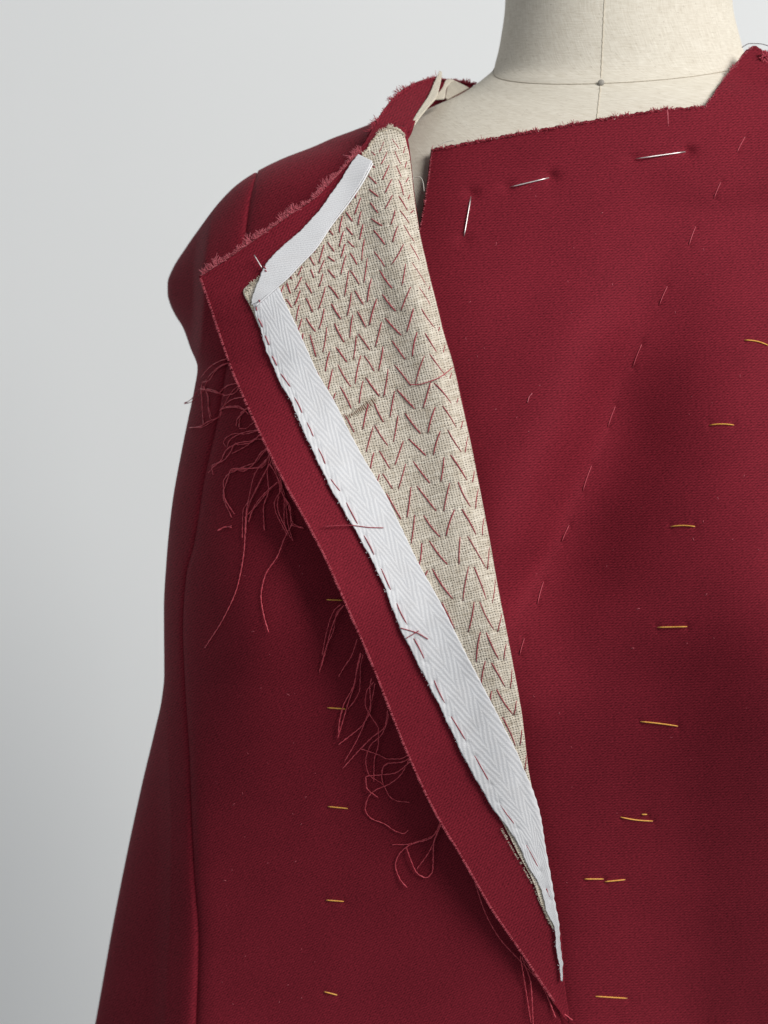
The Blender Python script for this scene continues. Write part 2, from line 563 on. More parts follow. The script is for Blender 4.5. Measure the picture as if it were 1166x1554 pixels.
def h_left(x, y):
    h = dome(x, y) + bust_l(x, y) + 8
    # the shoulder's end turns back towards the armhole
    xc = np.interp(y, [300, 345, 400, 460, 520, 560], [330, 322, 314, 314, 309, 302])
    wgt = sstep(300, 350, y) * (1 - sstep(545, 565, y))
    h = h - wgt * (70 * sstep(0, 20, xc - x) + 40 * sstep(0, 50, xc - x))
    # the skirt of the back falls away under the side seam
    xf = np.interp(y, [1000, 1100, 1250, 1400, 1554, 1800], [252, 256, 262, 260, 252, 250])
    h = h - sstep(1000, 1200, y) * (48 * sstep(-45, 25, xf - x) + 1.0 * np.maximum(xf - x, 0))
    # princess seam sinks in
    xs = keyed(SEAM, y)
    h = h - 9.0 * np.exp(-(np.abs(x - xs) / 3.4) ** 1.3) - 4 * np.exp(-((x - xs) / 14) ** 2)
    h = h + 1.6 * wob(x, y, 3)
    return h


def h_lapbase(x, y):
    return np.maximum(dome(x, y, 170), dome(x, y)) * 0.55 + 0.45 * dome(x, y, 40) + bust_l(x, y) * 0.9 + 8


# lapel outline: outer edge (L) and roll line (R), paired from the neck down to the break
LK = [(0.00, 572, 186), (0.05, 545, 228), (0.12, 480, 297), (0.16, 435, 327), (0.21, 360, 380), (0.26, 302, 419),
      (0.30, 322, 478), (0.36, 350, 560), (0.42, 385, 640), (0.47, 420, 712), (0.56, 490, 842), (0.61, 525, 920), (0.66, 560, 1000),
      (0.75, 620, 1150), (0.80, 660, 1235), (0.84, 700, 1302), (0.89, 745, 1380), (0.94, 793, 1450), (0.98, 834, 1512), (1.0, 862, 1552)]
RK = [(0.00, 617, 192), (0.05, 623, 235), (0.12, 630, 300), (0.16, 638, 352), (0.21, 652, 412), (0.26, 668, 474),
      (0.30, 680, 522), (0.36, 696, 580), (0.42, 709, 640), (0.47, 722, 705), (0.56, 740, 800), (0.61, 753, 870), (0.66, 768, 945),
      (0.75, 794, 1090), (0.80, 805, 1182), (0.84, 821, 1240), (0.89, 838, 1345), (0.94, 853, 1430), (0.98, 857, 1490), (1.0, 866, 1554)]
LA = np.array(LK); RA = np.array(RK)


def lap_L(v):
    v = np.asarray(v, float)
    a, b = LA[:6], LA[5:]
    return (np.where(v < 0.26, pchip(a[:, 0], a[:, 1], v), pchip(b[:, 0], b[:, 1], v)),
            np.where(v < 0.26, pchip(a[:, 0], a[:, 2], v), pchip(b[:, 0], b[:, 2], v)))


def lap_R(v):
    return pchip(RA[:, 0], RA[:, 1], v), pchip(RA[:, 0], RA[:, 2], v)


R0K = [(0, 15), (0.1, 19), (0.3, 19), (0.6, 15), (0.75, 10), (0.85, 6), (0.95, 3), (1, 2)]
EK = [(0, 3), (0.1, 8), (0.26, 20), (0.4, 26), (0.6, 28), (0.8, 36), (0.92, 24), (1, 2)]
HUMP = [(0, 6), (0.1, 17), (0.25, 18), (0.5, 12), (0.7, 7), (0.85, 3), (1, 0)]


def lap_gap(w, ln, v):
    R0 = np.minimum(keyed(R0K, v), 0.4 * ln)
    ww = np.clip(w, 0, R0)
    c = R0 + np.sqrt(np.maximum(R0 ** 2 - (R0 - ww) ** 2, 0))
    hump = keyed(HUMP, v) * np.exp(-((w - 38) / 42) ** 2) * sstep(0, 30, w)
    e = keyed(EK, v) * np.clip(w / np.maximum(ln, 1), 0, 1) ** 1.5
    return c + hump + e


VS = np.linspace(0, 1, 700)
_lx, _ly = lap_L(VS); _rx, _ry = lap_R(VS)


def lap_coords(x, y):
    """(w from roll line, row length, v) of photo points on the lapel"""
    x = np.atleast_1d(np.asarray(x, float)); y = np.atleast_1d(np.asarray(y, float))
    shp = x.shape; x = x.ravel(); y = y.ravel()
    v = np.zeros_like(x)
    for s0 in range(0, len(x), 4000):
        xs_, ys_ = x[s0:s0 + 4000, None], y[s0:s0 + 4000, None]
        cr = (_rx - _lx) * (ys_ - _ly) - (_ry - _ly) * (xs_ - _lx)      # >0 below the row
        neg = cr <= 0
        i = np.where(neg.any(1), neg.argmax(1), len(VS) - 1)
        i0 = np.clip(i - 1, 0, len(VS) - 1)
        k = np.arange(len(i))
        c0, c1 = cr[k, i0], cr[k, i]
        t = np.where(np.abs(c0 - c1) > 1e-9, c0 / np.where(np.abs(c0 - c1) > 1e-9, c0 - c1, 1), 0)
        v[s0:s0 + 4000] = VS[i0] + np.clip(t, 0, 1) * (VS[i] - VS[i0])
    rx, ry = lap_R(v); lx, ly = lap_L(v)
    ln = np.hypot(rx - lx, ry - ly)
    w = ((rx - x) * (rx - lx) + (ry - y) * (ry - ly)) / np.maximum(ln, 1e-6)
    return w.reshape(shp), ln.reshape(shp), v.reshape(shp)


def h_lap(x, y):
    w, ln, v = lap_coords(x, y)
    x = np.asarray(x, float); y = np.asarray(y, float)
    return h_lapbase(x, y) + lap_gap(w, ln, v) + 0.8 * wob(x, y, 9, 1.5)


def h_can(x, y):
    return h_lap(x, y) + 1.6


def dimple(x, y, ends, a, sg):
    """little pits where stitches dive"""
    out = np.zeros_like(x)
    for (ex_, ey_) in ends:
        m = (np.abs(x - ex_) < 3 * sg) & (np.abs(y - ey_) < 3 * sg)
        out[m] += a * np.exp(-((x[m] - ex_) ** 2 + (y[m] - ey_) ** 2) / (sg * sg))
    return np.minimum(out, 1.4 * a)


def h_right(x, y):
    top = h_form(x, y) + 13
    body = dome(x, y) - 8
    h = top + (body - top) * sstep(240, 560, y)
    far = -40 - (230 - y) * 0.85
    h = np.where(y < 330, h + (smax(h, far, 30) - h) * (1 - sstep(200, 330, y)) * sstep(960, 1060, x), h)
    h = h + 96 * np.exp(-((x - 1225) / 185) ** 2 - ((y - 930) / 290) ** 2)
    h = h - 0.00028 * np.maximum(y - 980, 0) ** 2 * sstep(860, 1080, x)
    # ridge and hollow along the basted roll line
    d = np.array([800 - 1090, 960 - 290], float); d /= np.linalg.norm(d)
    q = (x - 1090) * (-d[1]) * -1 + (y - 290) * (-d[0]) * -1 * -1
    q = (x - 1090) * d[1] - (y - 290) * d[0]
    t = (x - 1090) * d[0] + (y - 290) * d[1]
    q = q + 6 * np.sin(t / 120 + 0.6) + 2 * np.sin(t / 41 + y / 90)
    win = sstep(60, 420, t) * (1 - sstep(600, 860, t))
    sq = np.where(q < -14, 52.0, 115.0)
    h = h + win * (12 * np.exp(-((q + 115) / 60) ** 2) - 78 * np.exp(-((q + 14) / sq) ** 2))
    # cloth drawn in where the pins dive
    for (px, py, a) in ((1044, 231, 10), (837, 269, 8), (716, 295, 6), (704, 364, 4), (960, 242, 4), (770, 285, 4)):
        h = h - a * np.exp(-((x - px) / 12) ** 2 - ((y - py) / 9) ** 2)
    return h + 1.5 * wob(x, y, 21)


# ------------------------------------------------------------------ jacket
jacket = empty('tailored_jacket', None, 'unfinished burgundy wool jacket with one lapel folded open on the dress form', 'jacket')

# basting and tailor tacks, traced
BASTE = [(1131, 208, 1119, 231), (1094, 277, 1084, 301), (1056, 344, 1046, 372), (1013, 435, 1001, 463), (974, 523, 961, 557), (934, 617, 923, 648), (898, 707, 885, 745), (864, 797, 853, 822), (825, 883, 816, 917), (796, 969, 789, 994)]
TACK_R = [(1130, 516, 1166, 524, -.06), (1077, 645, 1114, 645, -.04), (1018, 799, 1055, 799, -.04), (998, 952, 1043, 951, 0), (972, 1095, 1029, 1102, -.01), (942, 1240, 991, 1246, .03), (974, 1236, 982, 1236, 0),
          (887, 1334, 916, 1334, 0), (918, 1338, 949, 1335, 0), (904, 1512, 952, 1515, 0)]
TACK_L = [(496, 910, 520, 911), (497, 1074, 526, 1076), (498, 1224, 528, 1227), (495, 1366, 522, 1368), (492, 1505, 512, 1510)]
R_ENDS = [p for t_ in BASTE + TACK_R for p in ((t_[0], t_[1]), (t_[2], t_[3]))]
L_ENDS = [p for t_ in TACK_L for p in ((t_[0], t_[1]), (t_[2], t_[3]))]

# front with the open lapel
yy = np.concatenate([np.linspace(183, 300, 60), np.linspace(302, 1760, 330)])
def fold_x(y):
    o = np.argsort(RA[:, 2]); return np.interp(y, RA[o, 2], RA[o, 1])
xl = np.where(yy < 262, keyed(SIL, np.maximum(yy, 182)), keyed(SEAM, yy) + 0.6)
xr = np.where(yy < 1554, fold_x(yy) - 14, 866 - 14 + (yy - 1554) * 0.25)
t = np.linspace(0, 1, 150)[None, :] ** 1.25
X = xl[:, None] + (xr - xl)[:, None] * t; Y = np.broadcast_to(yy[:, None], X.shape)
front_l = sheet('front_panel', X, Y, h_left(X, Y) - dimple(X, Y, L_ENDS, 2.2, 5.0), 2.4, M_WOOL_L, jacket)
front_l['label'] = 'front panel lying under the open lapel'
# side panel beyond the princess seam
yy = np.linspace(264, 1760, 330)
xl = keyed(SIL, yy); xr = keyed(SEAM, yy) - 0.6
xr = np.maximum(xr, xl + 0.5)
t = 1 - (1 - np.linspace(0, 1, 70)[None, :]) ** 1.0
t = t ** 1.4
X = xl[:, None] + (xr - xl)[:, None] * t; Y = np.broadcast_to(yy[:, None], X.shape)
side_l = sheet('side_panel', X, Y, h_left(X, Y), 2.4, M_WOOL_L, jacket)

# back panel, round the far side of the form
yy = np.linspace(200, 1760, 140)
ph = np.linspace(0.0, math.pi, 60)[None, :]
Wd = (900 - keyed(SIL, yy) - 2.5)[:, None]
X = 900 - Wd * np.cos(ph)
Hh = np.broadcast_to((HAX - 4 - 0.62 * keyed(AK, yy)[:, None] * np.sin(ph)), X.shape)
drop = (sstep(300, 350, yy) * (1 - sstep(545, 565, yy)) * 112 + sstep(1000, 1200, yy) * (44 + 1.05 * np.maximum(np.interp(yy, [1000, 1100, 1250, 1400, 1554, 1800], [252, 256, 262, 260, 252, 250]) - keyed(SIL, yy), 0)))[:, None] * (np.cos(ph) > 0) * np.cos(ph) ** 2
Y = np.broadcast_to(yy[:, None], X.shape)
V_back = sheet('back_panel', X, Y, Hh - drop, 2.4, M_WOOL_L, jacket)

# opposite front, lapel still lying flat
TOPE = [(500, 330), (600, 240), (655, 228), (700, 219), (775, 205), (850, 192), (930, 178), (1012, 165), (1016, 166), (1070, 162), (1084, 141), (1110, 105), (1130, 80), (1143, 70), (1168, 84),
        (1250, 128), (1400, 240), (1520, 420)]
cols = np.linspace(0, 1, 380)
TE = np.array(TOPE)
rows = np.concatenate([np.linspace(0, 0.12, 50), np.linspace(0.125, 1, 250)])
xtop = 655 + 795 * cols
ytop = np.interp(xtop, TE[:, 0], TE[:, 1])
ytop = ytop + 0.8 * np.sin(xtop * 0.31) + 0.6 * np.sin(xtop * 0.83 + 1)
Y = ytop[None, :] + (1760 - ytop)[None, :] * rows[:, None]
# left boundary follows the raw edge, then runs on under the lapel
def right_left_edge(y):
    return np.interp(y, [228, 260, 300, 350, 420, 560, 800, 1100, 1400, 1760], [655, 651, 646, 637, 627, 640, 690, 740, 800, 840])
xle = right_left_edge(Y)
xre = np.maximum(900 + (900 - keyed(SIL, np.maximum(Y, 182))) - 3, 1450)
X = xle + (xre - xle) * cols[None, :]
Yt = np.interp(X, TE[:, 0], TE[:, 1])
front_r = sheet('front_panel', X, Y, h_right(X, Y) - dimple(X, Y, R_ENDS, 2.2, 5.0), 2.6, M_WOOL, jacket)
front_r['label'] = 'flat front panel with golden tacks and pins along its neckline'

# open lapel: wool, rolled round the roll line
vr = np.unique(np.concatenate([np.linspace(0, 1, 330), [0.26]]))
lx, ly = lap_L(vr); rx, ry = lap_R(vr)
ln = np.hypot(rx - lx, ry - ly)
R0 = np.minimum(keyed(R0K, vr), 0.4 * ln)
colsX = []; colsY = []; colsH = []
dx, dy = (lx - rx) / np.maximum(ln, 1e-6), (ly - ry) / np.maximum(ln, 1e-6)
hb = lambda x, y: h_lapbase(x, y)
for w in (34, 22):                                  # runs back under, on to the front
    ww = np.minimum(w, ln * 0.8) + R0 * 0
    x, y = rx + dx * ww, ry + dy * ww
    colsX.append(x); colsY.append(y); colsH.append(h_left(x, y) + 3.0 + 0 * x)
for a in np.linspace(-80, -8, 7):                   # lower half of the roll
    ww = R0 * (1 - math.cos(math.radians(a)))
    x, y = rx + dx * ww, ry + dy * ww
    colsX.append(x); colsY.append(y); colsH.append(hb(x, y) + R0 + R0 * math.sin(math.radians(a)))
wf = np.concatenate([1 - np.cos(np.linspace(0, math.pi / 2, 12))])
for a in wf[:-1]:
    ww = R0 * a
    x, y = rx + dx * ww, ry + dy * ww
    colsX.append(x); colsY.append(y); colsH.append(hb(x, y) + lap_gap(ww, ln, vr) + 0.8 * wob(x, y, 9, 1.5) * min(1, a + .1))
for a in np.linspace(0, 1, 90):
    ww = R0 + (ln - R0) * a
    x, y = rx + dx * ww, ry + dy * ww
    colsX.append(x); colsY.append(y); colsH.append(hb(x, y) + lap_gap(ww, ln, vr) + 0.8 * wob(x, y, 9, 1.5))
X, Y, H = (np.stack(c, 1) for c in (colsX, colsY, colsH))
uvl = np.stack([X + 0 * Y, Y], -1)
lapel = sheet('lapel', X, Y, H, 2.2, M_WOOL_LAP, jacket, lift=-2.2, uv=uvl)
lapel['label'] = 'open lapel showing the wool beside the white tape'


def rows_sheet(name, K, mat, parent, lift, thick, nrow, ncol, hf, tapeuv=False, wave=0.0, pexp=1.0):
    """K: rows of (Lx, Ly, Rx, Ry)"""
    K = np.asarray(K, float)
    mid = (K[:, :2] + K[:, 2:]) / 2
    d = np.concatenate([[0], np.cumsum(np.linalg.norm(np.diff(mid, axis=0), axis=1))])
    q = np.linspace(0, d[-1], nrow)
    A = [pchip(d, K[:, k], q) for k in range(4)]
    if wave:
        A[0] = A[0] + wave * (np.sin(q * 0.33) * 0.5 + np.sin(q * 0.77 + 1) * 0.5 + np.sin(q * 0.13 + 2)); A[2] = A[2] + 0.5 * wave * np.sin(q * 0.41 + 3)
    u = np.linspace(0, 1, ncol)[None, :] ** pexp
    X = A[0][:, None] * (1 - u) + A[2][:, None] * u
    Y = A[1][:, None] * (1 - u) + A[3][:, None] * u
    H = hf(X, Y)
    uv = None; uvs = 0.01
    if tapeuv:
        uv = np.stack([np.broadcast_to(u, X.shape), np.broadcast_to(q[:, None], X.shape)], -1); uvs = 1.0
    return sheet(name, X, Y, H, thick, mat, parent, lift, uv, uvs)


# pad stitches, traced
Z = 200 / 1166.0
PADS = {
    (500, 180): [(485, 200, 440, 300), (515, 285, 455, 408), (532, 405, 468, 545), (553, 535, 492, 660), (560, 675, 492, 800), (583, 805, 543, 940), (607, 950, 560, 1095),
                 (545, 172, 618, 272), (575, 280, 635, 405), (590, 415, 638, 520), (613, 540, 657, 680), (615, 685, 692, 815), (625, 812, 708, 930), (660, 940, 755, 1095),
                 (672, 240, 655, 310), (683, 380, 668, 440), (700, 520, 675, 565), (715, 670, 695, 715), (745, 810, 718, 838),
                 (370, 290, 408, 328), (345, 505, 418, 578), (352, 625, 435, 690), (360, 740, 430, 835), (368, 882, 468, 948), (390, 985, 492, 1115), (375, 415, 403, 435),
                 (262, 590, 228, 705), (278, 700, 222, 850), (280, 820, 252, 945), (298, 935, 268, 1070),
                 (145, 825, 205, 910), (150, 960, 208, 1030), (150, 735, 185, 752), (118, 860, 88, 1010), (125, 995, 88, 1135), (0, 985, 35, 1030), (95, 830, 75, 885)],
    (400, 360): [(720, 60, 685, 180), (730, 160, 685, 330), (755, 295, 718, 525), (778, 490, 740, 700), (790, 685, 765, 890), (822, 870, 795, 1085),
                 (895, 15, 870, 210), (920, 185, 888, 405), (955, 365, 920, 575), (1003, 545, 938, 780), (1045, 750, 990, 970),
                 (745, 30, 805, 90), (765, 138, 828, 242), (765, 290, 850, 418), (808, 470, 885, 598), (830, 655, 908, 800), (838, 852, 945, 1000),
                 (565, 40, 628, 128), (570, 170, 632, 215), (570, 285, 635, 362), (575, 425, 668, 545), (600, 588, 688, 725), (628, 762, 715, 930),
                 (535, 65, 490, 230), (540, 200, 488, 320), (525, 322, 490, 440), (548, 438, 485, 640), (538, 630, 490, 815), (560, 795, 525, 1020),
                 (435, 115, 460, 132), (410, 170, 455, 250), (415, 285, 448, 360), (372, 400, 430, 497), (375, 535, 435, 665), (378, 712, 462, 835), (410, 860, 465, 1058),
                 (340, 255, 300, 345), (338, 350, 278, 470), (325, 470, 275, 600), (320, 595, 290, 740), (338, 720, 298, 845), (350, 850, 335, 935),
                 (230, 325, 252, 372), (205, 405, 242, 498), (198, 545, 255, 625), (210, 665, 265, 770), (180, 425, 148, 510)],
    (520, 360): [(278, 125, 375, 262), (328, 290, 440, 452), (352, 505, 470, 655), (378, 715, 520, 868), (435, 912, 555, 1082),
                 (540, 60, 430, 245), (558, 235, 525, 430), (603, 440, 518, 650), (628, 630, 568, 840), (660, 840, 618, 1055),
                 (597, 60, 680, 205), (612, 222, 742, 430), (678, 445, 780, 608), (698, 630, 818, 805), (730, 848, 832, 1018), (860, 795, 850, 832), (775, 430, 763, 470)],
    (440, 500): [(352, 195, 315, 370), (378, 352, 332, 560), (405, 560, 380, 640), (195, 300, 255, 400), (408, 155, 505, 290), (425, 310, 540, 505), (445, 505, 545, 700), (478, 750, 570, 910),
                 (628, 230, 578, 480), (648, 455, 615, 655), (700, 640, 645, 885), (738, 860, 675, 1085), (658, 232, 745, 370), (672, 425, 795, 592), (745, 640, 830, 820), (752, 845, 868, 1028),
                 (825, 150, 785, 365), (870, 350, 830, 600), (928, 545, 888, 775), (958, 760, 918, 995)],
    (560, 520): [(492, 115, 412, 370), (548, 345, 480, 580), (588, 570, 522, 800), (632, 785, 572, 995), (538, 100, 682, 300), (578, 355, 730, 540), (652, 558, 772, 750), (698, 770, 820, 968),
                 (672, 20, 658, 90), (732, 265, 715, 320), (790, 490, 778, 535), (832, 690, 815, 765), (875, 825, 852, 975),
                 (225, 195, 370, 380), (248, 415, 405, 585), (318, 622, 458, 805), (350, 850, 505, 1000), (305, 870, 230, 1085)],
    (560, 680): [(392, 115, 540, 310), (425, 335, 595, 555), (485, 595, 628, 785), (535, 820, 695, 1030), (722, 58, 868, 285), (790, 300, 900, 520), (822, 540, 948, 765), (875, 780, 1035, 1058),
                 (665, 80, 635, 300), (715, 310, 662, 560), (758, 545, 682, 780), (808, 785, 798, 1030), (932, 200, 915, 305), (972, 345, 945, 540), (1022, 600, 1005, 775), (1065, 880, 1050, 1075),
                 (45, 40, 15, 180), (325, 140, 262, 365), (372, 345, 338, 615), (405, 590, 375, 845), (468, 840, 440, 1060), (90, 20, 185, 180), (120, 225, 210, 362), (155, 400, 285, 630), (95, 230, 75, 320)],
    (610, 840): [(270, 135, 450, 400), (350, 430, 465, 665), (592, 115, 540, 420), (640, 425, 588, 695), (695, 695, 660, 960), (640, 118, 748, 410), (688, 425, 815, 675), (748, 700, 858, 938),
                 (825, 210, 800, 440), (885, 530, 848, 695), (925, 800, 905, 945), (228, 150, 205, 210)],
    (660, 1000): [(447, 20, 410, 235), (503, 285, 490, 390), (502, 35, 620, 245), (548, 270, 690, 490), (598, 515, 715, 770), (682, 95, 668, 260), (722, 370, 700, 500), (770, 630, 755, 765), (812, 850, 795, 990)],
}
PAD_ENDS = [p for (ox, oy), L in PADS.items() for (a, b, c, d) in L for p in ((ox + a * Z, oy + b * Z), (ox + c * Z, oy + d * Z))]

# linen canvas on the lapel
CK = [(585, 196, 601, 194.5), (577, 202, 608, 198), (567, 214, 612.5, 205), (556, 232, 617, 222), (545, 250, 620.5, 238), (500, 318, 627, 296), (455, 378, 635, 350), (408, 415, 648, 408), (370, 443, 663, 468), (381, 466, 672, 505),
      (398, 505, 685, 548), (436, 592, 702, 622), (462, 646, 713, 672), (505, 738, 728, 748), (553, 821, 744, 832), (584, 883, 753, 884), (608, 945, 765, 945), (642, 1013, 780, 1022),
      (673, 1075, 791, 1085), (712, 1149, 801, 1168), (730, 1185, 806, 1195), (749, 1222, 812, 1222), (765, 1252, 818, 1250), (786, 1294, 826, 1298), (808, 1335, 833, 1337), (823, 1375, 838, 1376), (838, 1408, 843, 1409)]
canvas = rows_sheet('lapel_canvas', CK, M_CANVAS, jacket, 0.3, 1.6, 620, 190, lambda x, y: h_can(x, y) - dimple(x, y, PAD_ENDS, 1.5, 3.2) + 0.5 * wob(x, y, 5, 6.0), pexp=1.0)
canvas['label'] = 'beige linen canvas covered with rows of red stitches'

# running stitches on the tape, traced
Z4 = 400 / 1166.0; Z6 = 420 / 1166.0
RUN = [(380 + a * Z4, 440 + b * Z4, 380 + c * Z4, 440 + d * Z4) for a, b, c, d in [(25, 75, 30, 92), (35, 125, 55, 165), (65, 200, 85, 245), (95, 290, 118, 335), (135, 370, 178, 430), (195, 475, 230, 545), (250, 585, 280, 650),
       (300, 700, 332, 770), (355, 835, 398, 890), (425, 940, 475, 1035)]]
RUN += [(460 + a * Z4, 780 + b * Z4, 460 + c * Z4, 780 + d * Z4) for a, b, c, d in [(270, 95, 315, 180), (345, 240, 388, 335), (415, 395, 462, 490), (490, 550, 540, 650), (580, 735, 627, 835), (655, 895, 722, 1005)]]
RUN += [(480 + a * Z6, 1080 + b * Z6, 480 + c * Z6, 1080 + d * Z6) for a, b, c, d in [(665, 180, 732, 300), (765, 375, 845, 485), (882, 555, 940, 665), (968, 740, 985, 785)]]
RUN_ENDS = [p for t_ in RUN for p in ((t_[0], t_[1]), (t_[2], t_[3]))]

# twill tape: long run, then the run folded up to the neck
TK = [(384, 462, 423, 433), (390, 480, 432, 455), (406, 533, 449, 491), (431, 591, 474, 547), (443, 611, 483, 567), (457, 646, 505, 604), (479, 694, 535, 664), (500, 738, 558, 706), (524, 780, 586, 752),
      (548, 821, 608, 798), (580, 883, 636, 856), (604, 945, 669, 914), (638, 1013, 699, 974), (669, 1075, 733, 1040), (707, 1154, 770, 1113), (725, 1186, 788, 1150), (750, 1228, 806, 1197),
      (779, 1267, 818, 1237), (804, 1318, 826, 1285), (820, 1346, 835.5, 1340), (828, 1379, 841, 1372), (840, 1404, 846.5, 1400), (845, 1447, 850.5, 1438), (849, 1470, 853, 1464), (851, 1486, 853, 1487)]
tape = rows_sheet('twill_tape', TK, M_TAPE, jacket, 2.2, 2.2, 620, 40, lambda x, y: h_can(x, y) + 0.8 * wob(x, y, 15, 6.0) - dimple(x, y, RUN_ENDS, 1.3, 4.0), True, 0.5)
tape['label'] = 'white herringbone twill tape along the lapel edge'
UK = [(545, 239, 567, 249), (525, 268, 551, 279), (500, 304, 529, 311), (472, 339, 505, 342), (440, 369, 481, 378), (412, 395, 457, 403), (399, 417, 437, 424), (389, 442, 418, 441), (384, 464, 396, 458)]
tape_up = rows_sheet('twill_tape', UK, M_TAPE_B, jacket, 4.6, 2.2, 200, 26, lambda x, y: h_can(x, y) + 0.7 * wob(x, y, 16, 5.0), True, 0.6)
tape_up['label'] = 'upper run of white tape folded back at the lapel corner'


def on_lap(pl, n, lift):
    q = curve_pts(pl, n)
    return P(q[:, 0], q[:, 1], h_can(q[:, 0], q[:, 1]) + lift), q


# turned hems of the tape: rolled edge ridges
def ridge(pl, lift, r, name, parent, mat):
    pts, _ = on_lap(pl, 60, lift)
    return link(name, mesh_from(name, [tube_geo(pts, r * S, 6)]), mat, parent)


ridge([(565.5, 249), (549.5, 278.5), (527.5, 310.5), (503.5, 341.5), (479.5, 377), (455.5, 402), (435.5, 423), (416.5, 439.5), (396, 457.5), (387, 465)], 7.4, 1.3, 'tape_edge', tape_up, M_TFIB)
ridge([(545.5, 240), (555, 243.5), (565.5, 249.5)], 7.6, 1.6, 'tape_end', tape_up, M_TFIB)

# ------------------------------------------------------------------ pad stitches, traced
def stitch_on(hf, x1, y1, x2, y2, r, top, bow, mat, name, parent, n=8, sag=1.3):
    L = math.hypot(x2 - x1, y2 - y1)
    t = np.linspace(0, 1, n)
    nx, ny = -(y2 - y1) / L, (x2 - x1) / L
    b = bow * L * np.sin(t * math.pi)
    x = x1 + (x2 - x1) * t + nx * b; y = y1 + (y2 - y1) * t + ny * b
    lift = top - sag * (np.abs(2 * t - 1) ** 6)
    pts = P(x, y, hf(x, y) + lift)
    rr = r * S * (1 - 0.35 * np.abs(2 * t - 1) ** 6)
    return link(name, mesh_from(name, [tube_geo(pts, rr, 5)]), mat, parent)


for (ox, oy), L in PADS.items():
    for (a, b, c, d) in L:
        x1, y1, x2, y2 = ox + a * Z, oy + b * Z, ox + c * Z, oy + d * Z
        r_ = random.uniform(0.78, 1.02)
        stitch_on(h_can, x1, y1, x2, y2, r_, 2.7, random.uniform(-0.035, 0.035), M_PAD, 'pad_stitch', canvas)

# running stitches holding the tape
for r_ in RUN:
    stitch_on(h_can, *r_, 0.8, 5.0, random.uniform(-0.03, 0.03), M_PAD, 'running_stitch', tape, 7, 1.6)
for r_ in [(400, 404, 404, 408), (402, 410, 405, 412), (393, 455, 395, 459)]:
    stitch_on(h_can, *r_, 0.9, 8.6, 0, M_PAD, 'running_stitch', tape_up, 5, 1.0)

# ladder of bare weave in the canvas; shaded wool behind painted on a strip
gk = []
A0 = np.array([524.0, 636.0]); A1 = np.array([571.0, 607.0])
tt = np.linspace(0, 1, 30)
cen = A0[None] + (A1 - A0)[None] * tt[:, None]
nrm = np.array([0.53, 0.85])
half = (2.4 + 0.9 * np.sin(tt * 13 + 1) + 2.6 * np.exp(-((tt - 0.78) / 0.16) ** 2)) * np.sqrt(np.clip(np.minimum(tt, 1 - tt) * 6, 0.02, 1))
Xg = np.stack([cen[:, 0] + nrm[0] * half * u for u in (-1, -.5, 0, .5, 1)], 1); Yg = np.stack([cen[:, 1] + nrm[1] * half * u for u in (-1, -.5, 0, .5, 1)], 1)
gap = sheet('shaded_gap', Xg, Yg, h_can(Xg, Yg), 0.25, M_GAP, canvas, lift=1.95)
geo = []
for k in range(19):
    t0 = (k + 0.5 + random.uniform(-.25, .25)) / 19
    c = A0 + (A1 - A0) * t0
    hl = random.uniform(3.6, 6.0)
    ln_ = np.linspace(-1, 1, 5)
    j = random.uniform(-1, 1)
    xx = c[0] + nrm[0] * hl * ln_ + j * ln_; yq = c[1] + nrm[1] * hl * ln_
    geo.append(tube_geo(P(xx, yq, h_can(xx, yq) + 2.5), random.uniform(.45, .7) * S, 4))
tag(link('weave_threads', mesh_from('weave_threads', geo), M_CFIB, canvas), kind='stuff')

# ------------------------------------------------------------------ basting and tailor tacks
for r_ in BASTE:
    stitch_on(h_right, *r_, 0.75, 3.5, 0.02, M_BASTE, 'basting_stitch', front_r)
for (a, b, c, d, bow) in TACK_R:
    stitch_on(h_right, a, b, c, d, 1.15, 4.2, bow, M_GOLD, 'tailor_tack', front_r)
for (a, b, c, d) in TACK_L:
    stitch_on(h_left, a, b, c, d, 1.1, 4.0, 0.0, M_GOLD, 'tailor_tack', front_l)


# ------------------------------------------------------------------ frayed edges
def fray(name, parent, mat, pl, hf, density, length, r, spread=0.6, out=None, seed=0, lift=1.0, inset=2.0, flip=1, curl=0.3):
    """short loose fibres standing out from a cut edge given as a photo polyline"""
    g = np.random.default_rng(seed)
    pl = np.asarray(pl, float)
    d = np.concatenate([[0], np.cumsum(np.linalg.norm(np.diff(pl, axis=0), axis=1))])
    geo = []
    k = int(d[-1] * density)
    for s_ in np.sort(g.uniform(0, d[-1], k)):
        x = np.interp(s_, d, pl[:, 0]); y = np.interp(s_, d, pl[:, 1])
        i = min(np.searchsorted(d, s_, side='right') - 1, len(pl) - 2); i = max(i, 0)
        tx, ty = (pl[i + 1] - pl[i]) / max(d[i + 1] - d[i], 1e-6)
        nx, ny = (ty, -tx) if flip > 0 else (-ty, tx)
        clump = 0.6 + 0.4 * math.sin(s_ * 0.09 + seed) + 0.3 * math.sin(s_ * 0.31 + 2 * seed)
        L = length * max(0.2, clump) * g.uniform(0.35, 1.2)
        a = g.normal(0, spread)
        dx_, dy_ = nx * math.cos(a) - ny * math.sin(a), nx * math.sin(a) + ny * math.cos(a)
        c_ = g.normal(0, curl)
        q = np.linspace(0, 1, 4)
        px = x - nx * inset + dx_ * (L + inset) * q - dy_ * c_ * L * q * q
        py = y - ny * inset + dy_ * (L + inset) * q + dx_ * c_ * L * q * q
        hh = float(np.ravel(hf(x - nx * 3, y - ny * 3))[0]) + lift + g.normal(0, 0.5) + g.normal(0.6, 1.0) * q * 2
        geo.append(tube_geo(P(px, py, hh), r * S * np.array([1, 1, .85, .5]) * g.uniform(.7, 1.2), 4))
    return tag(link(name, mesh_from(name, geo), mat, parent), kind='stuff')


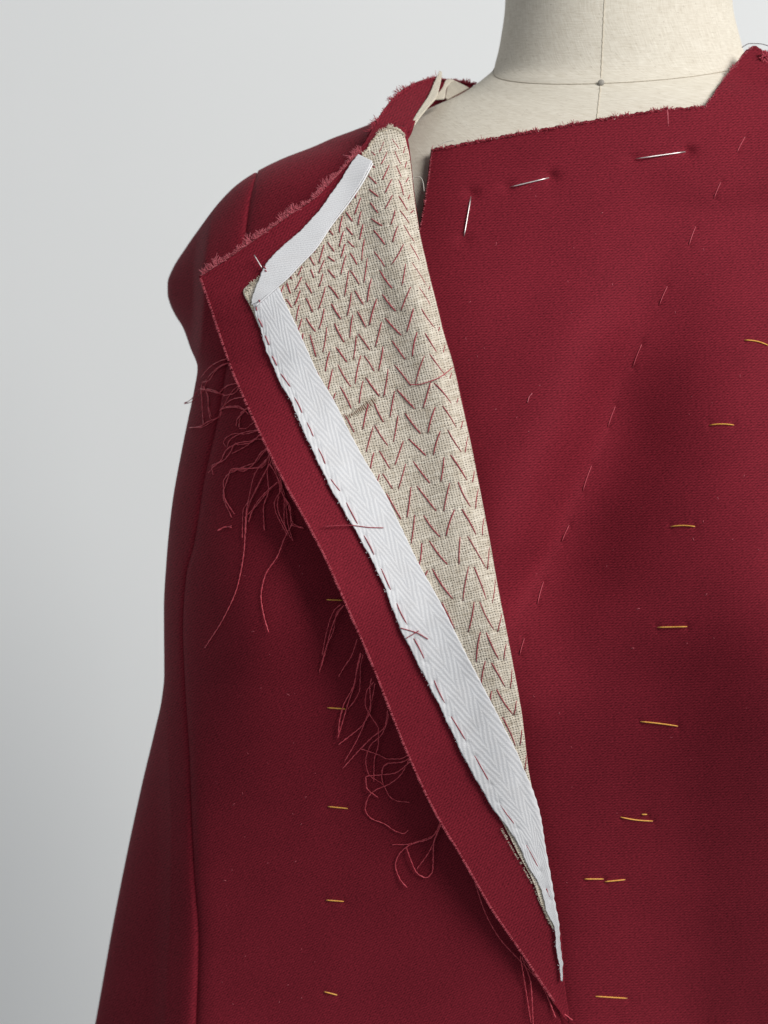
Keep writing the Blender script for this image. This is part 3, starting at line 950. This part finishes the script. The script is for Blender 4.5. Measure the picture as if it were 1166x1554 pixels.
fray('frayed_edge', front_r, M_FRAY, [(655, 229), (700, 220), (775, 206), (850, 193), (930, 179), (1012, 166), (1070, 163)], h_right, 1.9, 6.5, 0.5, seed=1, lift=2)
fray('frayed_edge', front_r, M_EDGE, [(1070, 163), (1084, 142), (1110, 106), (1130, 81), (1143, 71)], h_right, 1.6, 4.0, 0.5, seed=2, lift=2)
fray('frayed_edge', front_r, M_EDGE, [(636, 352), (646, 300), (651, 260), (655, 229)], h_right, 1.0, 2.2, 0.4, seed=3, lift=2)
fray('frayed_edge', front_r, M_WHITET, [(655, 229), (700, 220), (775, 206), (850, 193), (930, 179), (1012, 166), (1070, 163)], h_right, 0.16, 4.5, 0.35, seed=5, lift=1)
# gorge edge of the lapel, thick pink fluff
gor = [(306, 416), (360, 380), (400, 352), (435, 327), (480, 297), (520, 255), (548, 226)]
fray('frayed_edge', lapel, M_EDGE, gor, h_lap, 3.2, 8.5, 0.55, 0.5, seed=6, lift=0, inset=2.5, flip=1, curl=0.5)
# long edge: closely whipped short ends
vv = np.linspace(0.262, 0.985, 80); ex, ey = lap_L(vv)
fray('selvedge_fringe', lapel, M_SELV, np.stack([ex, ey], 1), h_lap, 1.5, 1.0, 0.4, 0.3, seed=7, lift=0.4, inset=3.2, flip=-1, curl=0.1)
fray('frayed_edge', canvas, M_CFIB, [(545, 246), (556, 228), (566, 212), (578, 199), (592, 194), (606, 197), (614, 205)], h_can, 2.4, 5.0, 0.5, seed=8, lift=1.5, flip=1)
fray('frayed_edge', canvas, M_CFIB, [(388, 468), (381, 462), (370, 445), (384, 430), (395, 420)], h_can, 1.6, 4.0, 0.5, seed=9, lift=1.5, flip=1)
fray('frayed_edge', canvas, M_CFIB, [(835, 1402), (823, 1374), (806, 1336), (783, 1296), (758, 1252)], h_can, 0.8, 2.2, 0.4, seed=12, lift=1.2, flip=-1)
tl = np.array(TK)
fray('tape_fuzz', tape, M_TFIB, tl[::-1, :2], h_can, 0.10, 2.6, 0.3, 0.6, seed=10, lift=3.5, flip=-1)

# ------------------------------------------------------------------ neck edge and shoulder seam allowance at the top
def lin(K):
    """height over photo y given by keys"""
    K = np.asarray(K, float)
    return lambda x, y: np.interp(y, K[:, 0], K[:, 1])


hs = lin([(110, -262), (125, -232), (150, -175), (180, -102), (200, -58), (225, -40)])
NK = [(550, 222, 612, 222), (562, 200, 624, 204), (574, 181, 632, 182), (592, 156, 643, 160), (612, 137, 653, 141), (636, 125, 661, 129), (660, 118, 668, 120)]
neck_edge = rows_sheet('shoulder_allowance', NK, M_WOOL_LAP, jacket, 0, 2.4, 60, 30, hs)
fray('frayed_edge', neck_edge, M_FRAY, [(562, 200), (574, 181), (592, 156), (612, 137), (636, 125), (664, 117)], hs, 2.0, 9, 0.55, 0.45, seed=20, lift=1.5, flip=1)
hs2 = lin([(105, -255), (125, -225), (150, -168), (180, -100), (205, -66)])
IK = [(617, 205, 622, 206), (628, 183, 635, 184), (640, 164, 650, 165), (651, 147, 663, 149), (658, 131, 667, 135), (663, 119, 670, 121), (667, 110, 671, 112)]
inter = rows_sheet('shoulder_interfacing', IK, M_INTER, jacket, 1.5, 2.0, 40, 8, hs2)
hs3 = lin([(110, -285), (130, -262), (150, -215), (175, -170)])
IK2 = [(655, 152, 674, 151), (664, 144, 676, 146), (672, 134, 677, 137), (677, 123, 683, 127), (682, 121, 690, 124)]
inter2 = rows_sheet('shoulder_interfacing', IK2, M_INTER, jacket, 0, 2.0, 30, 8, lin([(110, -262), (130, -240), (153, -178)]))
IK3 = [(676, 150, 679, 152), (678, 138, 690, 146), (682, 125, 703, 139), (686, 121, 712, 134)]
inter3 = rows_sheet('back_neck_interfacing', IK3, M_INTER, jacket, 0, 2.0, 24, 12, lin([(110, -280), (153, -262)]))
BK = [(628, 196, 690, 170), (645, 165, 700, 150), (660, 140, 712, 137), (668, 119, 722, 127)]
backneck = rows_sheet('back_neck_edge', BK, M_WOOL_L, jacket, 0, 2.4, 20, 20, lin([(110, -300), (150, -300)]))
fray('frayed_edge', backneck, M_FRAY, [(664, 119), (690, 121), (722, 127)], lin([(110, -296), (150, -296)]), 2.2, 5, 0.55, 0.5, seed=22, flip=1)
fray('frayed_edge', inter, M_WHITET, [(660, 127), (668, 111), (671, 114)], hs2, 1.2, 5, 0.4, 0.6, seed=23, flip=1, lift=3)

# armhole cut edge, soft nap
fray('frayed_edge', side_l, M_FRAY, [(258, 440), (262, 466), (281, 498), (292, 528), (303, 556)], h_left, 0.9, 2.0, 0.4, 0.5, seed=24, flip=1)

# ------------------------------------------------------------------ loose threads hanging from the lapel edge
TH = []
def addz(ox, oy, k, *lines):
    for ln_ in lines:
        TH.append([(ox + a / k, oy + b / k) for a, b in ln_])
addz(280, 540, 6.478,
     [(465, 60), (380, 85), (300, 140), (230, 220), (180, 300), (150, 330)], [(470, 20), (380, 40), (320, 65), (240, 120), (190, 180), (150, 230)], [(160, 325), (230, 340), (310, 360), (400, 385)],
     [(190, 300), (230, 400), (240, 500), (265, 595)], [(165, 340), (175, 450), (180, 560), (190, 680)], [(50, 705), (150, 705), (250, 660), (340, 590), (370, 530), (430, 410), (480, 340), (545, 285)],
     [(350, 535), (420, 510), (500, 505), (590, 525), (640, 520)], [(600, 402), (480, 425), (430, 455), (350, 540)], [(550, 262), (440, 290), (370, 330)], [(640, 500), (570, 570), (520, 630), (512, 690)],
     [(540, 715), (600, 715), (650, 680), (710, 635)], [(730, 728), (600, 750), (510, 785), (440, 840), (420, 900)], [(760, 765), (650, 840), (560, 850), (480, 880), (410, 930), (360, 1030), (290, 1090), (240, 1150)],
     [(790, 818), (700, 820), (620, 880), (550, 920), (470, 960)], [(830, 900), (770, 960), (710, 1040), (600, 1085), (520, 1120), (470, 1150)], [(0, 465), (50, 440), (100, 390), (150, 320), (210, 270)])
addz(240, 500, 2.589,
     [(455, 480), (380, 570), (360, 650), (345, 740), (340, 850), (315, 1000), (260, 1130), (185, 1250)], [(450, 475), (400, 540), (300, 555), (258, 600), (260, 650), (300, 725)],
     [(455, 500), (410, 580), (370, 660), (350, 720), (345, 800)], [(530, 760), (500, 815), (470, 890), (420, 970), (405, 1050), (415, 1120), (435, 1190)], [(440, 530), (470, 580), (500, 660), (510, 760), (530, 830)],
     [(460, 540), (490, 640), (515, 700), (530, 760), (575, 782)], [(440, 500), (430, 560), (435, 630), (415, 700), (418, 790)], [(235, 790), (262, 778), (290, 772)], [(470, 600), (430, 640), (380, 700), (340, 740)],
     [(720, 1080), (695, 1100), (665, 1180), (645, 1280)], [(730, 1085), (710, 1110), (680, 1180), (660, 1260), (640, 1330)], [(450, 520), (480, 620), (470, 690), (510, 800)])
addz(500, 960, 3.885,
     [(165, 40), (130, 140), (90, 200), (55, 260)], [(185, 120), (165, 200), (150, 300), (110, 420), (75, 540), (50, 620)], [(200, 130), (185, 190), (180, 330), (150, 400), (110, 450)],
     [(262, 290), (220, 350), (212, 420), (250, 500), (290, 570), (290, 650), (265, 760), (262, 880)], [(250, 270), (240, 320), (245, 440), (200, 540), (120, 610), (55, 660)],
     [(270, 300), (255, 380), (220, 500), (170, 620), (90, 760)], [(345, 460), (330, 550), (250, 620), (180, 690), (80, 800)],
     [(350, 480), (340, 530), (310, 600), (240, 670), (215, 760), (230, 830), (320, 900), (360, 970), (410, 995), (475, 1000)], [(480, 715), (410, 745), (350, 745), (290, 720), (185, 685)],
     [(480, 738), (420, 765), (350, 770), (315, 800), (310, 850), (320, 900)], [(475, 740), (420, 840), (350, 895), (270, 930), (230, 970), (212, 1040), (240, 1090), (330, 1130), (390, 1170), (440, 1185), (465, 1165)],
     [(480, 760), (380, 830), (290, 840), (215, 850), (220, 910), (290, 975)], [(660, 1100), (620, 1190), (540, 1225), (440, 1250), (370, 1250)],
     [(665, 1115), (600, 1210), (480, 1250), (410, 1310), (390, 1370), (415, 1450), (460, 1505)], [(665, 1120), (615, 1250), (610, 1400), (570, 1445), (520, 1420), (480, 1340), (455, 1270)],
     [(660, 1130), (590, 1290), (515, 1395)])
addz(480, 1080, 2.776,
     [(670, 720), (710, 840), (770, 950), (860, 1050), (950, 1150), (1010, 1290)], [(860, 1030), (885, 1180), (905, 1310)], [(868, 1035), (905, 1150), (915, 1330)], [(870, 1040), (960, 1160), (1020, 1250), (1080, 1300)])
for pl in [p for i_, p in enumerate(TH[:30]) if i_ % 3 != 1]:
    TH.append([(x_ + random.uniform(-5, 4) * (0.2 + min(i_, 3) * 0.5), y_ + random.uniform(-3, 5) * (0.2 + min(i_, 3) * 0.5)) for i_, (x_, y_) in enumerate(pl)])
for k, pl in enumerate(TH):
    q = curve_pts(pl, max(10, int(6 + sum(math.dist(pl[i], pl[i + 1]) for i in range(len(pl) - 1)) / 3)))
    x, y = q[:, 0], q[:, 1]
    s_ = np.linspace(0, 1, len(x))
    base = h_left(np.maximum(x, keyed(SIL, y) + 3), y)
    off = 5 + 12 * np.exp(-s_ * 4) + 5 * np.sin(s_ * math.pi * 1.3 + k) ** 2
    crimp = 0.28 * np.sin(np.arange(len(x)) * 2.1 + k)
    pts = P(x + crimp, y + 0.25 * np.cos(np.arange(len(x)) * 2.1 + k), base + off)
    link('loose_thread', mesh_from('loose_thread', [tube_geo(pts, (0.7 + 0.3 * ((k * 7) % 5) / 4) * S * (0.9 + 0.25 * np.sin(np.arange(len(x)) * 1.3)), 5)]), M_LOOSE, jacket)
# ends lying on the tape and canvas
for pl, lift, m_ in [([(491, 799), (529, 797), (563, 800.5), (582, 801)], 5.5, M_PAD), ([(608, 953), (632, 960), (650, 970)], 5.6, M_PAD), ([(616, 969), (626, 963), (636, 957)], 6.2, M_PAD),
                     ([(621, 583), (630, 584), (652, 579), (670, 571), (688, 557)], 4.0, M_BASTE)]:
    pts, _ = on_lap(pl, 16, lift)
    link('loose_thread', mesh_from('loose_thread', [tube_geo(pts, 0.7 * S, 5)]), m_, jacket)
for pl, m_, dh in [([(1126, 72), (1138, 66), (1154, 66.5), (1170, 71)], M_DARKT, 6), ([(622, 281), (624, 276), (629, 269), (637, 268.5), (642, 276), (644, 290)], M_WHITET, 12), ([(660, 224), (668, 219), (678, 215), (690, 213)], M_WHITET, 6)]:
    q = curve_pts(pl, 18)
    hh = np.minimum(h_right(q[:, 0], q[:, 1]), h_form(q[:, 0], q[:, 1]) + 14) + dh if pl[0][0] < 1000 else h_right(1130, 84) + dh + 0 * q[:, 0]
    link('loose_thread', mesh_from('loose_thread', [tube_geo(P(q[:, 0], q[:, 1], hh), 0.6 * S, 5)]), m_, jacket)
# little roll of cloth at the far shoulder
g = []
for k in range(40):
    a = rng.uniform(0, 6.28); cx0, cy0 = 1163 + rng.normal(0, 2.5), 84 + rng.normal(0, 4)
    q = np.linspace(0, 1, 4)
    g.append(tube_geo(P(cx0 + 7 * q * math.cos(a), cy0 + 7 * q * math.sin(a), float(h_right(1150., 90.)) + 5 + 3 * q), 1.3 * S, 5))
tag(link('shoulder_tuft', mesh_from('shoulder_tuft', g), M_FRAY, jacket), kind='stuff')
# clipped snip in the neckline
g = [tube_geo(P(np.array([1012.5, 1013.5, 1014, 1014.5]), np.array([165., 172, 182, 192]), h_right(np.array([1012.5, 1013.5, 1014, 1014.5]), np.array([165., 172, 182, 192])) + 3), np.array([1.2, 1.0, .8, .4]) * S, 5)]
link('snip', mesh_from('snip', g), M_EDGE, front_r)

# ------------------------------------------------------------------ pins
def pin(x1, y1, x2, y2, hf, label, h1=3.0, h2=3.6, r=1.15, tip=False):
    t = np.linspace(0, 1, 8)
    x = x1 + (x2 - x1) * t; y = y1 + (y2 - y1) * t
    a = float(np.ravel(hf(x1, y1))[0]); b = float(np.ravel(hf(x2, y2))[0])
    mid = np.max(np.ravel(hf(x, y)) - (a + (b - a) * t))
    h = a + (b - a) * t + h1 + (h2 - h1) * t + max(mid, 0) + 1.0 - 7 * (np.abs(2 * t - 1) ** 8)
    rr = np.array([.55, .8, 1, 1, 1, 1, 1, 1]) * r * S
    o = link('straight_pin', mesh_from('straight_pin', [tube_geo(P(x, y, h), rr, 10)]), M_PIN)
    return tag(o, label, 'pin', 'pins in the jacket')


pin(965, 241, 1040, 230.5, h_right, 'longest steel pin lying under the small snip in the neckline')
pin(774, 284, 833, 270, h_right, 'slanting steel pin in the middle of the burgundy neckline edge')
pin(704, 361, 715, 298, h_right, 'upright steel pin near the cut corner beside the beige canvas')
t = np.linspace(0, 1, 6)
xx, yq = 386 + 12 * t, 387 + 20 * t
o = link('straight_pin', mesh_from('straight_pin', [tube_geo(P(xx, yq, h_lap(xx, yq) + 12 - 5 * t), 0.9 * S, 8)]), M_PIN)
tag(o, 'tiny pin end poking out by the folded corner of white tape', 'pin', 'pins in the jacket')
# pin head at the neck seam
import bmesh
bm = bmesh.new()
bmesh.ops.create_uvsphere(bm, u_segments=20, v_segments=12, radius=5.2 * S)
for v in bm.verts:
    v.co.y *= 0.55
me = bpy.data.meshes.new('pin_head'); bm.to_mesh(me); bm.free()
o = link('pin_head', me, M_GREYPIN)
c = P(912.5, 125.5, float(h_form(912.5, 125.5)) + 2)
o.location = tuple(c)
tag(o, 'grey round pin head stuck where the neck seams cross', 'pin')

# lint
for (pl, lab, m_) in [([(808, 597), (803, 603), (801, 611)], 'small curved pink thread end on the flat front', M_EDGE)]:
    q = curve_pts(pl, 8)
    o = link('thread_snippet', mesh_from('thread_snippet', [tube_geo(P(q[:, 0], q[:, 1], h_right(q[:, 0], q[:, 1]) + 3.6), 0.8 * S, 5)]), m_)
    tag(o, lab, 'thread')
g = []
for k in range(130):
    if k % 3:
        x, y = rng.uniform(700, 1160), rng.uniform(260, 1540); hf = h_right
        if x < float(fold_x(y)) + 8: continue
    else:
        x, y = rng.uniform(310, 480), rng.uniform(750, 1540); hf = h_left
    a = rng.uniform(0, 3.14); L = rng.uniform(0.5, 2.6) * rng.uniform(0.5, 1.2)
    q = np.linspace(-1, 1, 3)
    xs_, ys_ = x + L * q * math.cos(a), y + L * q * math.sin(a)
    g.append(tube_geo(P(xs_, ys_, np.ravel(hf(xs_, ys_)) + 2.9), 0.4 * S, 4))
tag(link('lint', mesh_from('lint', g), M_EDGE), 'tiny pale lint specks scattered on the burgundy wool', 'lint', kind='stuff')
